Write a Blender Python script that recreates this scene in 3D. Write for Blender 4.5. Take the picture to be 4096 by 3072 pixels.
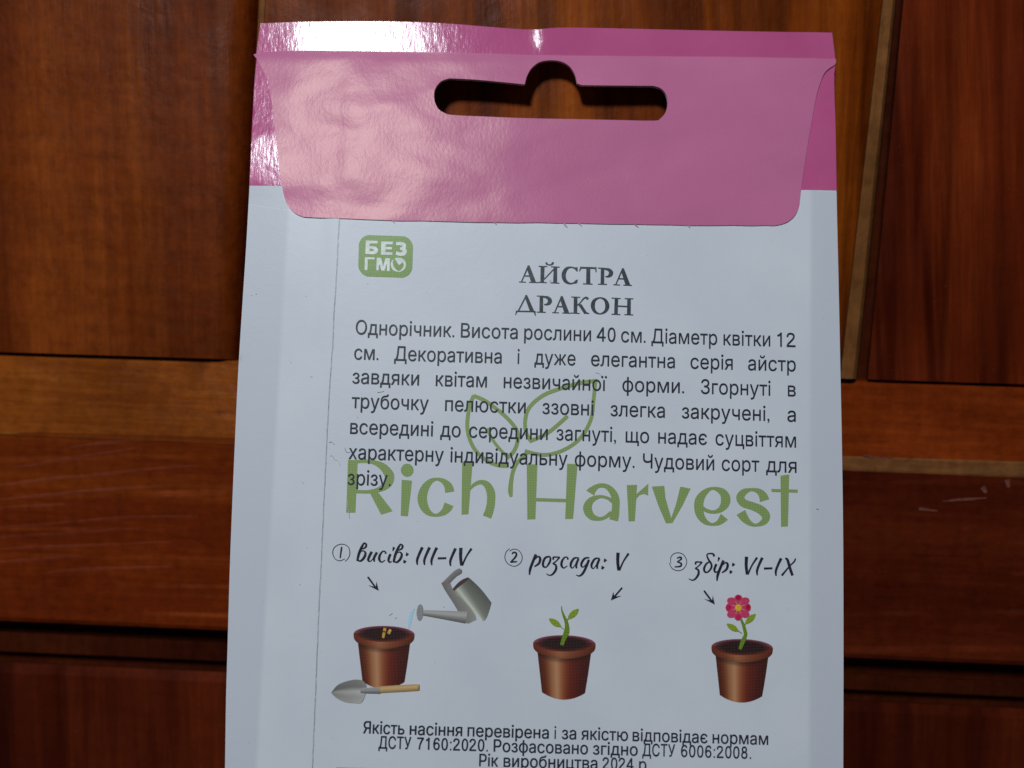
import bpy, math, random
from mathutils import Vector, Matrix, noise
from mathutils.geometry import delaunay_2d_cdt

random.seed(7)
for o in list(bpy.data.objects):
    bpy.data.objects.remove(o)
SC = bpy.context.scene
COL = SC.collection
def V(*a): return Vector(a)

# ------------------------------------------------------------------ camera
F, CX, CY = 3000.0, 2048.0, 1536.0          # focal length and centre, in pixels of the 4096-wide photograph
def ortho(right, down):
    r = V(*right).normalized(); d = V(*down); d = (d - r*d.dot(r)).normalized()
    return r, d, r.cross(d)
# door axes as the camera sees them (camera space: right, down, forward)
dr, dd, dn = ortho((.998, .045, -.012), (-.055, .9955, .0747))
DOOR_DIST = .1226
EYE = V(0, -DOOR_DIST, 1.30)
def cam2world(c): return V(dr.dot(c), dn.dot(c), -dd.dot(c))
cd = bpy.data.cameras.new('camera'); cam = bpy.data.objects.new('camera', cd); COL.objects.link(cam)
ax, ay, az = cam2world(V(1,0,0)), cam2world(V(0,-1,0)), cam2world(V(0,0,-1))
M = Matrix(((ax.x, ay.x, az.x, EYE.x), (ax.y, ay.y, az.y, EYE.y), (ax.z, ay.z, az.z, EYE.z), (0,0,0,1)))
cam.matrix_world = M
cd.sensor_width = 36; cd.lens = F/4096*36
cd.clip_start = .005; cd.clip_end = 20
cd.dof.use_dof = True; cd.dof.focus_distance = .112; cd.dof.aperture_fstop = 8
SC.camera = cam

# packet plane: leans back at the top, its lower end nearer the camera
pr, pd, pn = ortho((1, .026, .004), (-.0198, .9973, -.0721))
PC = V((2205-CX)/F, (1700-CY)/F, 1)*.112                 # packet centre, camera space
PO = EYE + cam2world(PC)
PX, PY, PZ = cam2world(pr), cam2world(-pd), cam2world(-pn)   # local x right, y up, z to the viewer
PM = Matrix(((PX.x, PY.x, PZ.x, PO.x), (PX.y, PY.y, PZ.y, PO.y), (PX.z, PY.z, PZ.z, PO.z), (0,0,0,1)))
def flat(px, py, z=0.0):
    """point of the packet's own plane (metres) under a photo pixel"""
    d = V((px-CX)/F, (py-CY)/F, 1)
    t = (PC.dot(pn) - z)/d.dot(pn)
    q = d*t - PC
    return q.dot(pr), -q.dot(pd)

# ------------------------------------------------------------------ light, exposure
SC.view_settings.view_transform = 'Standard'; SC.view_settings.look = 'None'
SC.view_settings.exposure = 0; SC.view_settings.gamma = 1
w = bpy.data.worlds.new('World'); SC.world = w; w.use_nodes = True
bg = w.node_tree.nodes['Background']; bg.inputs[0].default_value = (.55, .62, .8, 1); bg.inputs[1].default_value = .045
# one lamp up and to the left of the camera: found by mirroring the view ray in the packet
def mirror_from(px, py, tilt):
    d = cam2world(V((px-CX)/F, (py-CY)/F, 1)).normalized()
    n = (PZ + PY*tilt).normalized()
    u, v = flat(px, py)
    return PO + PX*u + PY*v, (d - n*2*d.dot(n)).normalized()
p0, rdir = mirror_from(1400, 560, 0.0)
LD = .54
la = bpy.data.lights.new('ceiling_lamp', 'AREA'); la.shape = 'DISK'; la.size = .086; la.energy = 2.04
la.color = (.89, .955, 1.0)
lo = bpy.data.objects.new('ceiling_lamp', la); COL.objects.link(lo)
lo.location = p0 + rdir*LD
lo.rotation_euler = (-(rdir)).to_track_quat('-Z', 'Y').to_euler()

# ------------------------------------------------------------------ colours and materials
def s2l(c): c /= 255; return c/12.92 if c <= .04045 else ((c+.055)/1.055)**2.4
KW = (.515, .555, .62)             # light reaching the packet: printed colour = seen colour / light
def ink(r, g, b): return tuple(min(.95, s2l(x)/k) for x, k in zip((r, g, b), KW)) + (1,)
class NT:
    def __init__(s, name):
        s.m = bpy.data.materials.new(name); s.m.use_nodes = True; s.t = s.m.node_tree; s.t.nodes.clear()
        s.o = s.n('ShaderNodeOutputMaterial'); s.b = s.n('ShaderNodeBsdfPrincipled'); s.l(s.b.outputs[0], s.o.inputs[0])
    def n(s, k, **p):
        x = s.t.nodes.new(k)
        for a, v in p.items(): setattr(x, a, v)
        return x
    def l(s, a, b): s.t.links.new(a, b)
    def coord(s, scale=(1,1,1), rot=(0,0,0), src='Object', loc=(0,0,0)):
        c = s.n('ShaderNodeTexCoord'); mp = s.n('ShaderNodeMapping')
        mp.inputs['Scale'].default_value = scale; mp.inputs['Rotation'].default_value = rot; mp.inputs['Location'].default_value = loc
        s.l(c.outputs[src], mp.inputs[0]); return mp.outputs[0]
    def noise(s, co, scale, detail=2, rough=.5, dist=0):
        x = s.n('ShaderNodeTexNoise'); s.l(co, x.inputs['Vector'])
        x.inputs['Scale'].default_value = scale; x.inputs['Detail'].default_value = detail
        x.inputs['Roughness'].default_value = rough; x.inputs['Distortion'].default_value = dist
        return x.outputs[0]
    def ramp(s, f, stops):
        x = s.n('ShaderNodeValToRGB'); s.l(f, x.inputs[0]); e = x.color_ramp.elements
        while len(e) < len(stops): e.new(.5)
        for k, (p, c) in zip(e, stops):
            k.position = p; k.color = c if isinstance(c, tuple) else (c, c, c, 1)
        return x.outputs[0]
    def mix(s, f, a, b, mode='MIX'):
        x = s.n('ShaderNodeMix', data_type='RGBA', blend_type=mode)
        for sock, v in ((x.inputs[0], f), (x.inputs[6], a), (x.inputs[7], b)):
            if isinstance(v, (int, float, tuple)): sock.default_value = v
            else: s.l(v, sock)
        return x.outputs[2]
    def math(s, op, a, b=0.0, c=0.0):
        x = s.n('ShaderNodeMath', operation=op)
        for i, v in enumerate((a, b, c)):
            if isinstance(v, (int, float)): x.inputs[i].default_value = v
            else: s.l(v, x.inputs[i])
        return x.outputs[0]
    def bump(s, h, strength, dist, prev=None):
        x = s.n('ShaderNodeBump'); x.inputs['Strength'].default_value = strength; x.inputs['Distance'].default_value = dist
        s.l(h, x.inputs['Height'])
        if prev is not None: s.l(prev, x.inputs['Normal'])
        s.l(x.outputs[0], s.b.inputs['Normal']); return x.outputs[0]
    def set(s, **k):
        for a, v in k.items():
            i = s.b.inputs[a.replace('_', ' ')]
            if isinstance(v, (int, float, tuple)): i.default_value = v
            else: s.l(v, i)

def halftone(n, pitch, soft=.35, ang=.7854, aniso=1.0):
    """little printed dots, 0..1"""
    k = 2*math.pi/pitch
    co = n.coord((k, k*aniso, k), (0, 0, ang))
    sx = n.n('ShaderNodeSeparateXYZ'); n.l(co, sx.inputs[0])
    a = n.math('SINE', sx.outputs[0]); b = n.math('SINE', sx.outputs[1])
    return n.math('MULTIPLY_ADD', n.math('MULTIPLY', a, b), soft, .5)

def paper_bump(n, amt=1.0, grain=2600):
    co = n.coord()
    f = n.bump(n.noise(co, grain, 3, .6), .35*amt, .00003)
    return n.bump(n.noise(co, 700, 2, .5), .35*amt, .00005, f)

def mat_paper(name='white_coated_paper', k=1.0):
    n = NT(name)
    co = n.coord()
    c = n.ramp(n.noise(co, 60, 3), [(.3, ink(162*k, 171*k, 186*k)), (.7, ink(169*k, 177*k, 192*k))])
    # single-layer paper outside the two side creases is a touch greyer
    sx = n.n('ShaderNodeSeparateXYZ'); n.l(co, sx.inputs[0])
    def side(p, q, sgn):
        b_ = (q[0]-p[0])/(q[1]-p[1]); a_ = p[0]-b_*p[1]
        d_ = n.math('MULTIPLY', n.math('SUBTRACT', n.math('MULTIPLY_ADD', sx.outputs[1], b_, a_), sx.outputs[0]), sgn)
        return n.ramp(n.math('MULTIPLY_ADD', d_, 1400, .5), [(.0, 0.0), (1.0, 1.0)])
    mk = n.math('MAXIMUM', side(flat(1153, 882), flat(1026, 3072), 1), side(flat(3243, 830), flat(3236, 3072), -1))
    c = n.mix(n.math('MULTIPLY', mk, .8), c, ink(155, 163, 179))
    sp = n.ramp(n.noise(co, 900, 1, .4), [(.15, (.45, .45, .46, 1)), (.21, (1, 1, 1, 1))])
    n.set(Base_Color=n.mix(.5, c, sp, 'MULTIPLY'), Roughness=.42, Specular_IOR_Level=.25)
    paper_bump(n, 1.0); return n.m
def mat_magenta():
    n = NT('magenta_gloss_print')
    co = n.coord()
    c = n.ramp(n.noise(co, 90, 3), [(.3, ink(146, 66, 112)), (.7, ink(154, 74, 120))])
    n.set(Base_Color=c, Roughness=.15, Specular_IOR_Level=.4)
    g = n.coord((1, .28, 1), (0, 0, .2))
    f = n.bump(n.noise(g, 2000, 3, .6), .5, .00004)
    n.bump(n.noise(co, 500, 2, .5), .5, .00006, f)
    return n.m
def mat_flap():
    n = NT('pale_pink_flap_print')
    co = n.coord()
    c = n.ramp(n.noise(co, 55, 3), [(.25, ink(144, 76, 118)), (.75, ink(154, 84, 127))])
    h = halftone(n, .00027, .5, 0.02, .35)
    c = n.mix(n.math('MULTIPLY', h, .28), c, ink(190, 135, 165))
    n.set(Base_Color=c, Roughness=.30, Specular_IOR_Level=.25, Specular_Tint=(1.0, .84, .62, 1))
    f = n.bump(n.noise(n.coord((1, .6, 1), (0, 0, .5)), 2200, 3, .6), .5, .00004)
    f = n.bump(n.noise(co, 330, 2, .5), .2, .0001, f)
    n.bump(n.noise(n.coord((1, 1.6, 1), (0, 0, -.5)), 70, 1.5, .4, .2), .75, .00085, f)
    return n.m
def mat_ink(name, c, rough=.4, dots=0, light=None, pitch=.00037):
    n = NT(name)
    if dots:
        h = halftone(n, pitch, .5)
        base = n.mix(n.ramp(h, [(.3, 0.0), (.75, 1.0)]), c, light)
    else:
        base = n.ramp(n.noise(n.coord(), 1500, 2, .6), [(.35, c), (.85, tuple(min(1, x*1.9+.015) for x in c[:3]) + (1,))])
    n.set(Base_Color=base, Roughness=rough, Specular_IOR_Level=.35)
    paper_bump(n, .7); return n.m
def mat_picture():
    n = NT('printed_picture')
    a = n.n('ShaderNodeVertexColor', layer_name='Col')
    h = halftone(n, .0003, .5)
    c = n.mix(n.math('MULTIPLY', n.ramp(h, [(.55, 0.0), (.95, 1.0)]), .10), a.outputs[0], ink(160, 165, 170))
    n.set(Base_Color=c, Roughness=.42, Specular_IOR_Level=.35)
    paper_bump(n, .7); return n.m

def wood(name, dark, mid, light, horiz=False, rough=.42, knots=0.0, wear=None, grain=1.0, spec=.055, seed=0, lines=0.0, tilt=0.0, streak=0.0, mott=1.0):
    n = NT(name)
    st = (1, 1, .055) if not horiz else (.06, 1, 1)
    co = n.coord((1, 1, 1), (0, tilt, 0), loc=(seed*.31, seed*.17, seed*.23))
    m2 = n.n('ShaderNodeMapping'); m2.inputs['Scale'].default_value = st; n.l(co, m2.inputs[0]); co = m2.outputs[0]
    co2 = n.coord(loc=(seed*.7, 0, seed*.2))
    broad = n.noise(co, 85*grain, 3, .5, .5)
    fine = n.noise(co, 900*grain, 4, .65)
    f = n.mix(.38, broad, fine)
    c = n.ramp(f, [(.28, dark), (.5, mid), (.72, light)])
    if streak:
        sk = n.ramp(n.noise(co, 190*grain, 2, .5, .3), [(.38, (.5, .42, .4, 1)), (.5, (1, 1, 1, 1)), (.66, (1.3, 1.3, 1.35, 1))])
        c = n.mix(streak, c, sk, 'MULTIPLY')
    blot = n.ramp(n.noise(co2, 28, 3, .6), [(.3, (.62, .55, .5, 1)), (.65, (1.15, 1.12, 1.1, 1))])
    c = n.mix(.8, c, blot, 'MULTIPLY')
    if lines:
        wv = n.n('ShaderNodeTexWave', wave_type='BANDS', bands_direction='Z' if horiz else 'X')
        cw = n.coord((.11, 1, 1) if horiz else (1, 1, .11), (0, .35 if horiz else 0, 0), loc=(0, 0, seed))
        n.l(cw, wv.inputs[0]); wv.inputs['Scale'].default_value = 62; wv.inputs['Distortion'].default_value = 9
        wv.inputs['Detail'].default_value = 3; wv.inputs['Detail Scale'].default_value = .5
        ln = n.ramp(wv.outputs[1], [(.90, 0.0), (.99, 1.0)])
        br = n.ramp(n.noise(co2, 60, 2), [(.45, 0.0), (.75, 1.0)])
        c = n.mix(n.math('MULTIPLY', n.math('MULTIPLY', ln, br), lines), c, tuple(min(1, x*2.6+.02) for x in light[:3]) + (1,))
    if knots:
        kn = n.ramp(n.noise(n.coord((1, 1, 1.6)), 45, 2, .5), [(.66, 0.0), (.76, 1.0)])
        c = n.mix(n.math('MULTIPLY', kn, knots), c, tuple(x*.35 for x in dark[:3]) + (1,))
    if wear:
        wn = n.ramp(n.noise(n.coord(st), 300, 4, .7), [(.60, 0.0), (.68, 1.0)])
        c = n.mix(n.math('MULTIPLY', wn, .75), c, wear)
    mo = n.ramp(n.noise(n.coord((1.6, 1, 1) if not horiz else (1, 1, 1.6)), 480, 4, .72), [(.32, (.74, .70, .68, 1)), (.5, (1, 1, 1, 1)), (.68, (1.2, 1.2, 1.22, 1))])
    c = n.mix(.75*mott, c, mo, 'MULTIPLY')
    ch = n.ramp(n.noise(n.coord((.18, 1, 1) if not horiz else (1, 1, .3)), 520, 2, .5), [(.35, (.86, .84, .84, 1)), (.6, (1.06, 1.06, 1.06, 1))])
    c = n.mix(.7*mott, c, ch, 'MULTIPLY')
    # tiny dust and pin scratches in the varnish
    du = n.ramp(n.noise(co2, 1800, 2, .5), [(.72, 0.0), (.8, 1.0)])
    c = n.mix(n.math('MULTIPLY', du, .10), c, (.35, .22, .14, 1))
    rr = n.ramp(n.noise(co2, 120, 3, .6), [(.3, rough*.8), (.7, min(1, rough*1.35))])
    n.set(Base_Color=c, Roughness=rr, Specular_IOR_Level=spec)
    b = n.bump(fine, .35, .00022)
    b = n.bump(broad, .5, .0006, b)
    b = n.bump(n.noise(co2, 330, 3, .6), .5, .00035, b)
    return n.m

# ------------------------------------------------------------------ mesh helpers
def link(name, verts, faces, mat, parent=None, smooth=False, cols=None):
    me = bpy.data.meshes.new(name); me.from_pydata([tuple(v) for v in verts], [], faces); me.update()
    if mat: me.materials.append(mat)
    if smooth: me.polygons.foreach_set('use_smooth', [True]*len(me.polygons))
    if cols:
        at = me.color_attributes.new('Col', 'FLOAT_COLOR', 'POINT')
        at.data.foreach_set('color', [x for c in cols for x in c])
    o = bpy.data.objects.new(name, me); COL.objects.link(o)
    if parent: o.parent = parent
    return o
def label(o, s): o['label'] = s; return o
def smst(a, b, x):
    t = max(0, min(1, (x-a)/(b-a))); return t*t*(3-2*t)

# packet relief: how far the paper bows out of its own plane ----------------
A = flat
FOLD_L, FOLD_R = A(1035, 200), A(3332, 238)
def line_x(p, q, v): return p[0] + (q[0]-p[0])*(v-p[1])/(q[1]-p[1])
def line_y(p, q, u): return p[1] + (q[1]-p[1])*(u-p[0])/(q[0]-p[0])
CL0, CL1 = A(1153, 882), A(1026, 3072)
CR0, CR1 = A(3243, 830), A(3236, 3072)
SEAM = [A(*p) for p in ((1395,0),(1381,430),(1364,690),(1358,872),(1352,980),(1346,1100),(1340,1200),(1335,1260),(1331,1380),(1322,1500),(1314,1620),(1308,1740),(1303,1860),(1296,2000),(1289,2160),(1281,2330),(1274,2480),(1268,2620),(1262,2780),(1256,2920),(1250,3072),(1238,3400),(1220,3900))]
def seam_x(v):
    for a, b in zip(SEAM, SEAM[1:]):
        if v >= b[1]: return line_x(a, b, v)
    return SEAM[-1][0]
KINK = A(2150, 150)[0]; ANCH = A(1900, 900)[1]
GL0 = A(1100, 560)[1]; GL1 = A(1100, 720)[1]
def relief(u, v):
    z = 0.0
    c = line_x(CL0, CL1, v); d = c-u
    if d > 0: z += (-.026+.03*(1-smst(GL0, GL0+.003, v))*smst(GL1-.004, GL1, v))*(math.sqrt(d*d+.0004**2)-.0004)
    c = line_x(CR0, CR1, v); d = u-c
    if d > 0: z -= .035*(math.sqrt(d*d+.0004**2)-.0004)
    up = smst(ANCH-.012, ANCH+.008, v)                       # the flapped end is looser
    z += .00006*(up*.8+.2)*noise.noise(V(u*75, v*90, 3.1))*1.6
    z += .00010*up*noise.noise(V(u*38+9, v*30, 7.7))
    f = v - line_y(FOLD_L, FOLD_R, u)                        # band above the fold rolls back
    if f > -.001:
        t = f+.001; z += .060*t*smst(0, .002, t)
        k = smst(0, .003, t)
        z += k*(.00030*smst(KINK-.0013, KINK+.0011, u) - .00030*smst(KINK-.012, KINK+.012, u))
    return z
def loc(px, py):
    u, v = flat(px, py)
    for _ in range(3): u, v = flat(px, py, relief(u, v))
    return V(u, v)
def locs(pts): return [loc(*p[:2]) for p in pts]

def inside(p, poly):
    r = False; j = len(poly)-1
    for i in range(len(poly)):
        a, b = poly[i], poly[j]
        if (a[1] > p[1]) != (b[1] > p[1]) and p[0] < (b[0]-a[0])*(p[1]-a[1])/(b[1]-a[1])+a[0]: r = not r
        j = i
    return r
def densify(poly, step):
    out = []
    for a, b in zip(poly, poly[1:]+poly[:1]):
        k = max(1, int((b-a).length/step))
        out += [a.lerp(b, i/k) for i in range(k)]
    return out
def catmull(pts, k=6, closed=False):
    n = len(pts); out = []
    rng = range(n if closed else n-1)
    for i in rng:
        P = [pts[(i+j) % n] if closed else pts[max(0, min(n-1, i+j))] for j in (-1, 0, 1, 2)]
        for s in range(k):
            t = s/k
            out.append(tuple(.5*(2*b + (c-a)*t + (2*a-5*b+4*c-d)*t*t + (3*b-a-3*c+d)*t**3) for a, b, c, d in zip(*P)))
    if not closed: out.append(tuple(pts[-1]))
    return out

_core = []
def core():
    if not _core: _core.append(mat_ink('paper_core', ink(176, 160, 170)))
    return _core[0]
def sheet(name, outline, holes, mat, parent, off=0.0, thick=.0002, step=.0011, zf=None, clip=None):
    """paper sheet following the relief; outline and holes in packet coordinates"""
    zf = zf or relief
    out = densify(outline, step); hs = [densify(h, step*.6) for h in holes]
    pts = list(out); edges = [(i, (i+1) % len(out)) for i in range(len(out))]
    for h in hs:
        b = len(pts); pts += h; edges += [(b+i, b+(i+1) % len(h)) for i in range(len(h))]
    x0 = min(p.x for p in out); x1 = max(p.x for p in out); y0 = min(p.y for p in out); y1 = max(p.y for p in out)
    j = 0; y = y0+step*.5
    while y < y1:
        x = x0+step*(.5 if j % 2 else 0)
        while x < x1:
            if inside((x, y), out) and not any(inside((x, y), h) for h in hs): pts.append(V(x, y))
            x += step
        y += step*.9; j += 1
    vo, eo, fo, _, _, _ = delaunay_2d_cdt(pts, edges, [], 0, 1e-7)
    keep = []
    for f in fo:
        c = sum((vo[i] for i in f), V(0, 0))/len(f)
        if inside(c, out) and not any(inside(c, h) for h in hs): keep.append(tuple(f))
    nv = len(vo)
    verts = [(p.x, p.y, zf(p.x, p.y)+off) for p in vo]
    verts += [(x, y, z-thick) for x, y, z in verts]
    cnt = {}
    for f in keep:
        for a, b in zip(f, f[1:]+f[:1]): cnt[(a, b)] = 1
    faces = list(keep) + [tuple(i+nv for i in reversed(f)) for f in keep]
    side = [(b, a, a+nv, b+nv) for (a, b) in cnt if (b, a) not in cnt]
    o = link(name, verts, faces+side, mat, parent, True)
    o.data.materials.append(core())
    for p in o.data.polygons[-len(side):]: p.use_smooth = False; p.material_index = 1
    at = o.data.attributes.new('sharp_edge', 'BOOLEAN', 'EDGE')
    be = set()
    for (a, b) in cnt:
        if (b, a) not in cnt: be.add(frozenset((a, b))); be.add(frozenset((a+nv, b+nv)))
    for e in o.data.edges:
        if frozenset(e.vertices) in be: at.data[e.index].value = True
    return o

# ---- printing: every shape is a set of polygons joined into one flat piece on the paper
PRINT = .00004
def ribbon(pts, k=5, closed=False, rnd=False):
    """pts: (x, y, width) -> list of quads"""
    c = catmull([tuple(map(float, p)) for p in pts], k, closed) if len(pts) > 2 else [tuple(map(float, p)) for p in pts]
    n = len(c); L = []; R = []
    for i in range(n):
        a = c[(i-1) % n] if closed else c[max(0, i-1)]; b = c[(i+1) % n] if closed else c[min(n-1, i+1)]
        tx, ty = b[0]-a[0], b[1]-a[1]; m = math.hypot(tx, ty) or 1
        nx, ny = -ty/m, tx/m; h = max(.5, c[i][2])/2
        L.append((c[i][0]+nx*h, c[i][1]+ny*h)); R.append((c[i][0]-nx*h, c[i][1]-ny*h))
    q = [[L[i], L[(i+1) % n], R[(i+1) % n], R[i]] for i in range(n if closed else n-1)]
    if rnd and not closed:
        for p in (c[0], c[-1]): q.append(ell(p[0], p[1], p[2]/2, p[2]/2, 10))
    return q
def ell(cx, cy, rx, ry, n=20, rot=0):
    o = []
    for i in range(n):
        a = 2*math.pi*i/n; x, y = rx*math.cos(a), ry*math.sin(a)
        o.append((cx+x*math.cos(rot)-y*math.sin(rot), cy+x*math.sin(rot)+y*math.cos(rot)))
    return o
def T(polys, ox, oy, s=4.0, dx=0, dy=0):
    """tracing-sheet coordinates -> photo pixels"""
    return [[(ox+(x+dx)/s, oy+(y+dy)/s) for x, y in p] for p in polys]
def area(p): return sum(a[0]*b[1]-b[0]*a[1] for a, b in zip(p, p[1:]+p[:1]))/2
def printed(name, polys, mat, parent, lvl=0, cols=None):
    pts = []; fcs = []
    for p in polys:
        q = locs(p)
        if len(q) < 3 or abs(area(q)) < 1e-12: continue
        if area(q) < 0: q.reverse()
        b = len(pts); pts += q; fcs.append(list(range(b, b+len(q))))
    S = 1000.0                                         # work in millimetres for the triangulation
    ed = [(f[k-1], f[k]) for f in fcs for k in range(len(f))]
    vo, _, fo, _, _, _ = delaunay_2d_cdt([p*S for p in pts], ed, [], 0, 1e-4)
    pp = [[pts[i]*S for i in f] for f in fcs]
    bb = [(min(p.x for p in l), max(p.x for p in l), min(p.y for p in l), max(p.y for p in l), l) for l in pp]
    kp = []
    for f in fo:
        c = sum((vo[i] for i in f), V(0, 0))/len(f)
        if any(x0 <= c.x <= x1 and y0 <= c.y <= y1 and inside(c, l) for x0, x1, y0, y1, l in bb): kp.append(f)
    fo = kp
    off = PRINT + lvl*.00003
    vs = [(p.x/S, p.y/S, relief(p.x/S, p.y/S)+BACK(p.x/S, p.y/S)+off) for p in vo]
    fs = [tuple(f) for f in fo]
    fs = [f if area([vs[i] for i in f]) > 0 else tuple(reversed(f)) for f in fs]
    return link(name, vs, fs, mat, parent)
BACK_T = .00014
def BACK(u, v): return BACK_T if u > seam_x(v) else 0.0

_txt = bpy.data.curves.new('t', 'FONT'); _to = bpy.data.objects.new('t', _txt); COL.objects.link(_to)
_txt.size = 1; _txt.resolution_u = 3; _txt.fill_mode = 'NONE'
_gc = {}
def _dg(w_):
    r = lambda x0, y0, x1, y1: [[(x0, y0), (x1, y0), (x1, y1), (x0, y1)]]
    b = lambda pts, c=False: rbw([(x, y, w_) for x, y in pts], c)
    h = w_/2
    return {
     '1': (r(.30-h, 0, .30+h, .716) + b([(.31,.68),(.22,.595),(.11,.545)]), .556),
     '2': (b([(.075,.50),(.10,.60),(.17,.662),(.27,.675),(.38,.63),(.415,.53),(.37,.41),(.25,.28),(.13,.16),(.08,.05)]) + r(.035, 0, .505, w_), .556),
     '4': (r(.365-h, 0, .365+h, .716) + r(.015, .165, .51, .165+w_*.9) + b([(.36,.69),(.05,.20)]), .556),
     '0': (b([(.278,.676),(.40,.60),(.452,.36),(.40,.11),(.278,.038),(.155,.11),(.104,.36),(.155,.60)], True), .556),
     '6': (b([(.285,.42),(.405,.36),(.452,.23),(.40,.09),(.285,.038),(.165,.09),(.115,.23),(.165,.36)], True) + b([(.45,.54),(.39,.65),(.285,.678),(.18,.62),(.115,.47),(.10,.25)]), .556),
     '7': (r(.045, .716-w_, .51, .716) + b([(.465,.67),(.345,.48),(.255,.27),(.215,0)]), .556),
     '8': (b([(.278,.385),(.40,.33),(.45,.21),(.40,.085),(.278,.038),(.155,.085),(.105,.21),(.155,.33)], True) + b([(.278,.678),(.38,.635),(.415,.535),(.38,.43),(.278,.385),(.175,.43),(.14,.535),(.175,.635)], True), .556),
     '.': (r(.09, 0, .19, .1), .278), ':': (r(.09, 0, .19, .1) + r(.09, .42, .19, .52), .278)}
def rbw(pts, closed):
    q = ribbon([(x*1000, y*1000, w_*1000) for x, y, w_ in pts], 4, closed)
    return [[(x/1000, y/1000) for x, y in p] for p in q]
def digits(word, w_):
    G_ = _dg(w_); pl = []; x = 0
    for ch in word:
        g, adv = G_[ch]; pl += [[(a+x, b) for a, b in p] for p in g]; x += adv
    pts = []; ed = []
    for p in pl:
        k = len(pts); pts += [V(*q) for q in p]; ed += [(k+i, k+(i+1) % len(p)) for i in range(len(p))]
    vo, _, fo, _, _, _ = delaunay_2d_cdt(pts, ed, [], 0, 1e-6)
    keep = []
    for f in fo:
        c = sum((vo[i] for i in f), V(0, 0))/len(f)
        if any(inside(c, p) for p in pl): keep.append(tuple(f))
    return [tuple(p) for p in vo], keep
def glyphs(word, bold=0.0):
    """outline of a word, filled by winding number"""
    if word in _gc: return _gc[word]
    if all(c in '0124678.:' for c in word): return digits(word, .085+bold*1.6)
    _txt.body = word
    dg = bpy.context.evaluated_depsgraph_get(); dg.update()
    ev = _to.evaluated_get(dg); me = ev.to_mesh()
    v = [V(x.co[0], x.co[1]) for x in me.vertices]; nx = {}
    for e in me.edges: nx.setdefault(e.vertices[0], []).append(e.vertices[1]); nx.setdefault(e.vertices[1], []).append(e.vertices[0])
    ev.to_mesh_clear()
    seen = set(); loops = []
    for i in range(len(v)):
        if i in seen or i not in nx: continue
        lp = [i]; seen.add(i); c = i+1 if i+1 in nx[i] else nx[i][0]
        while c not in seen:
            lp.append(c); seen.add(c)
            c = next((k for k in nx[c] if k not in seen), i)
        if len(lp) > 2: loops.append([v[k] for k in lp])
    if bold and loops:
        sg = math.copysign(1, sum(area(l) for l in loops)); big = []
        for lp in loops:
            n = len(lp); q = []
            for k in range(n):
                t = (lp[(k+1) % n]-lp[k-1]); t = t.normalized() if t.length else V(1, 0)
                q.append(lp[k] + V(-t.y, t.x)*(-bold*sg))
            big.append(q)
        loops = big
    pts = []; ed = []
    for lp in loops:
        b0 = len(pts); pts += lp; ed += [(b0+k, b0+(k+1) % len(lp)) for k in range(len(lp))]
    vo, _, fo, _, _, _ = delaunay_2d_cdt(pts, ed, [], 0, 1e-5)
    bb = [(min(p.x for p in l), max(p.x for p in l), l) for l in loops]
    keep = []
    for f in fo:
        c = sum((vo[i] for i in f), V(0, 0))/len(f); wn = 0
        for x0, x1, l in bb:
            if not x0 <= c.x <= x1: continue
            for k in range(len(l)):
                p, q = l[k-1], l[k]
                cr = (q.x-p.x)*(c.y-p.y)-(c.x-p.x)*(q.y-p.y)
                if p.y <= c.y < q.y and cr > 0: wn += 1
                elif q.y <= c.y < p.y and cr < 0: wn -= 1
        if wn: keep.append(tuple(f))
    _gc[word] = ([tuple(p) for p in vo], keep)
    return _gc[word]
def text_line(name, words, spans, y0, y1, em, mat, parent, lvl=1, bold=0.0, xr=(1430, 3180), only=None):
    """words fitted between photographed left and right limits on a baseline"""
    verts = []; faces = []
    for wd, (a, b) in zip(words, spans):
        v, f = glyphs(wd, bold)
        if not v: continue
        ya = y0+(y1-y0)*(a-xr[0])/(xr[1]-xr[0]); yb = y0+(y1-y0)*(b-xr[0])/(xr[1]-xr[0])
        P, Q = loc(a, ya), loc(b, yb)
        mn = min(p[0] for p in v); mx = max(p[0] for p in v)
        ex = (Q-P)/(mx-mn); up = V(0, 1)*em
        base = len(verts)
        for x, y in v:
            p = P + ex*(x-mn) + up*y
            verts.append((p.x, p.y, relief(p.x, p.y)+BACK_T+PRINT+lvl*.00003))
        faces += [tuple(i+base for i in q) for q in f]
    faces = [f if area([verts[i] for i in f]) > 0 else tuple(reversed(f)) for f in faces]
    return link(name, verts, faces, mat, parent)

def patch(name, left, right, colf, mat, parent, lvl=0, ns=14, nt=10, warp=None):
    """printed picture piece: a grid between two traced edges, coloured across (s) and along (t)"""
    L = catmull(left, nt) if len(left) > 2 else [tuple(a+(b-a)*i/nt for a, b in zip(*left)) for i in range(nt+1)]
    R = catmull(right, nt) if len(right) > 2 else [tuple(a+(b-a)*i/nt for a, b in zip(*right)) for i in range(nt+1)]
    vs = []; cs = []; fs = []
    for j, (a, b) in enumerate(zip(L, R)):
        t = j/(len(L)-1)
        for i in range(ns+1):
            s = i/ns; x = a[0]+(b[0]-a[0])*s; y = a[1]+(b[1]-a[1])*s
            if warp: y += warp(s, t)
            p = loc(x, y)
            vs.append((p.x, p.y, relief(p.x, p.y)+BACK_T+PRINT+lvl*.00003)); cs.append(ink(*colf(s, t)))
    for j in range(len(L)-1):
        for i in range(ns):
            q = (j*(ns+1)+i, j*(ns+1)+i+1, (j+1)*(ns+1)+i+1, (j+1)*(ns+1)+i)
            fs.append(q if area([vs[k] for k in q]) > 0 else tuple(reversed(q)))
    return link(name, vs, fs, mat, parent, False, cs)
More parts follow.
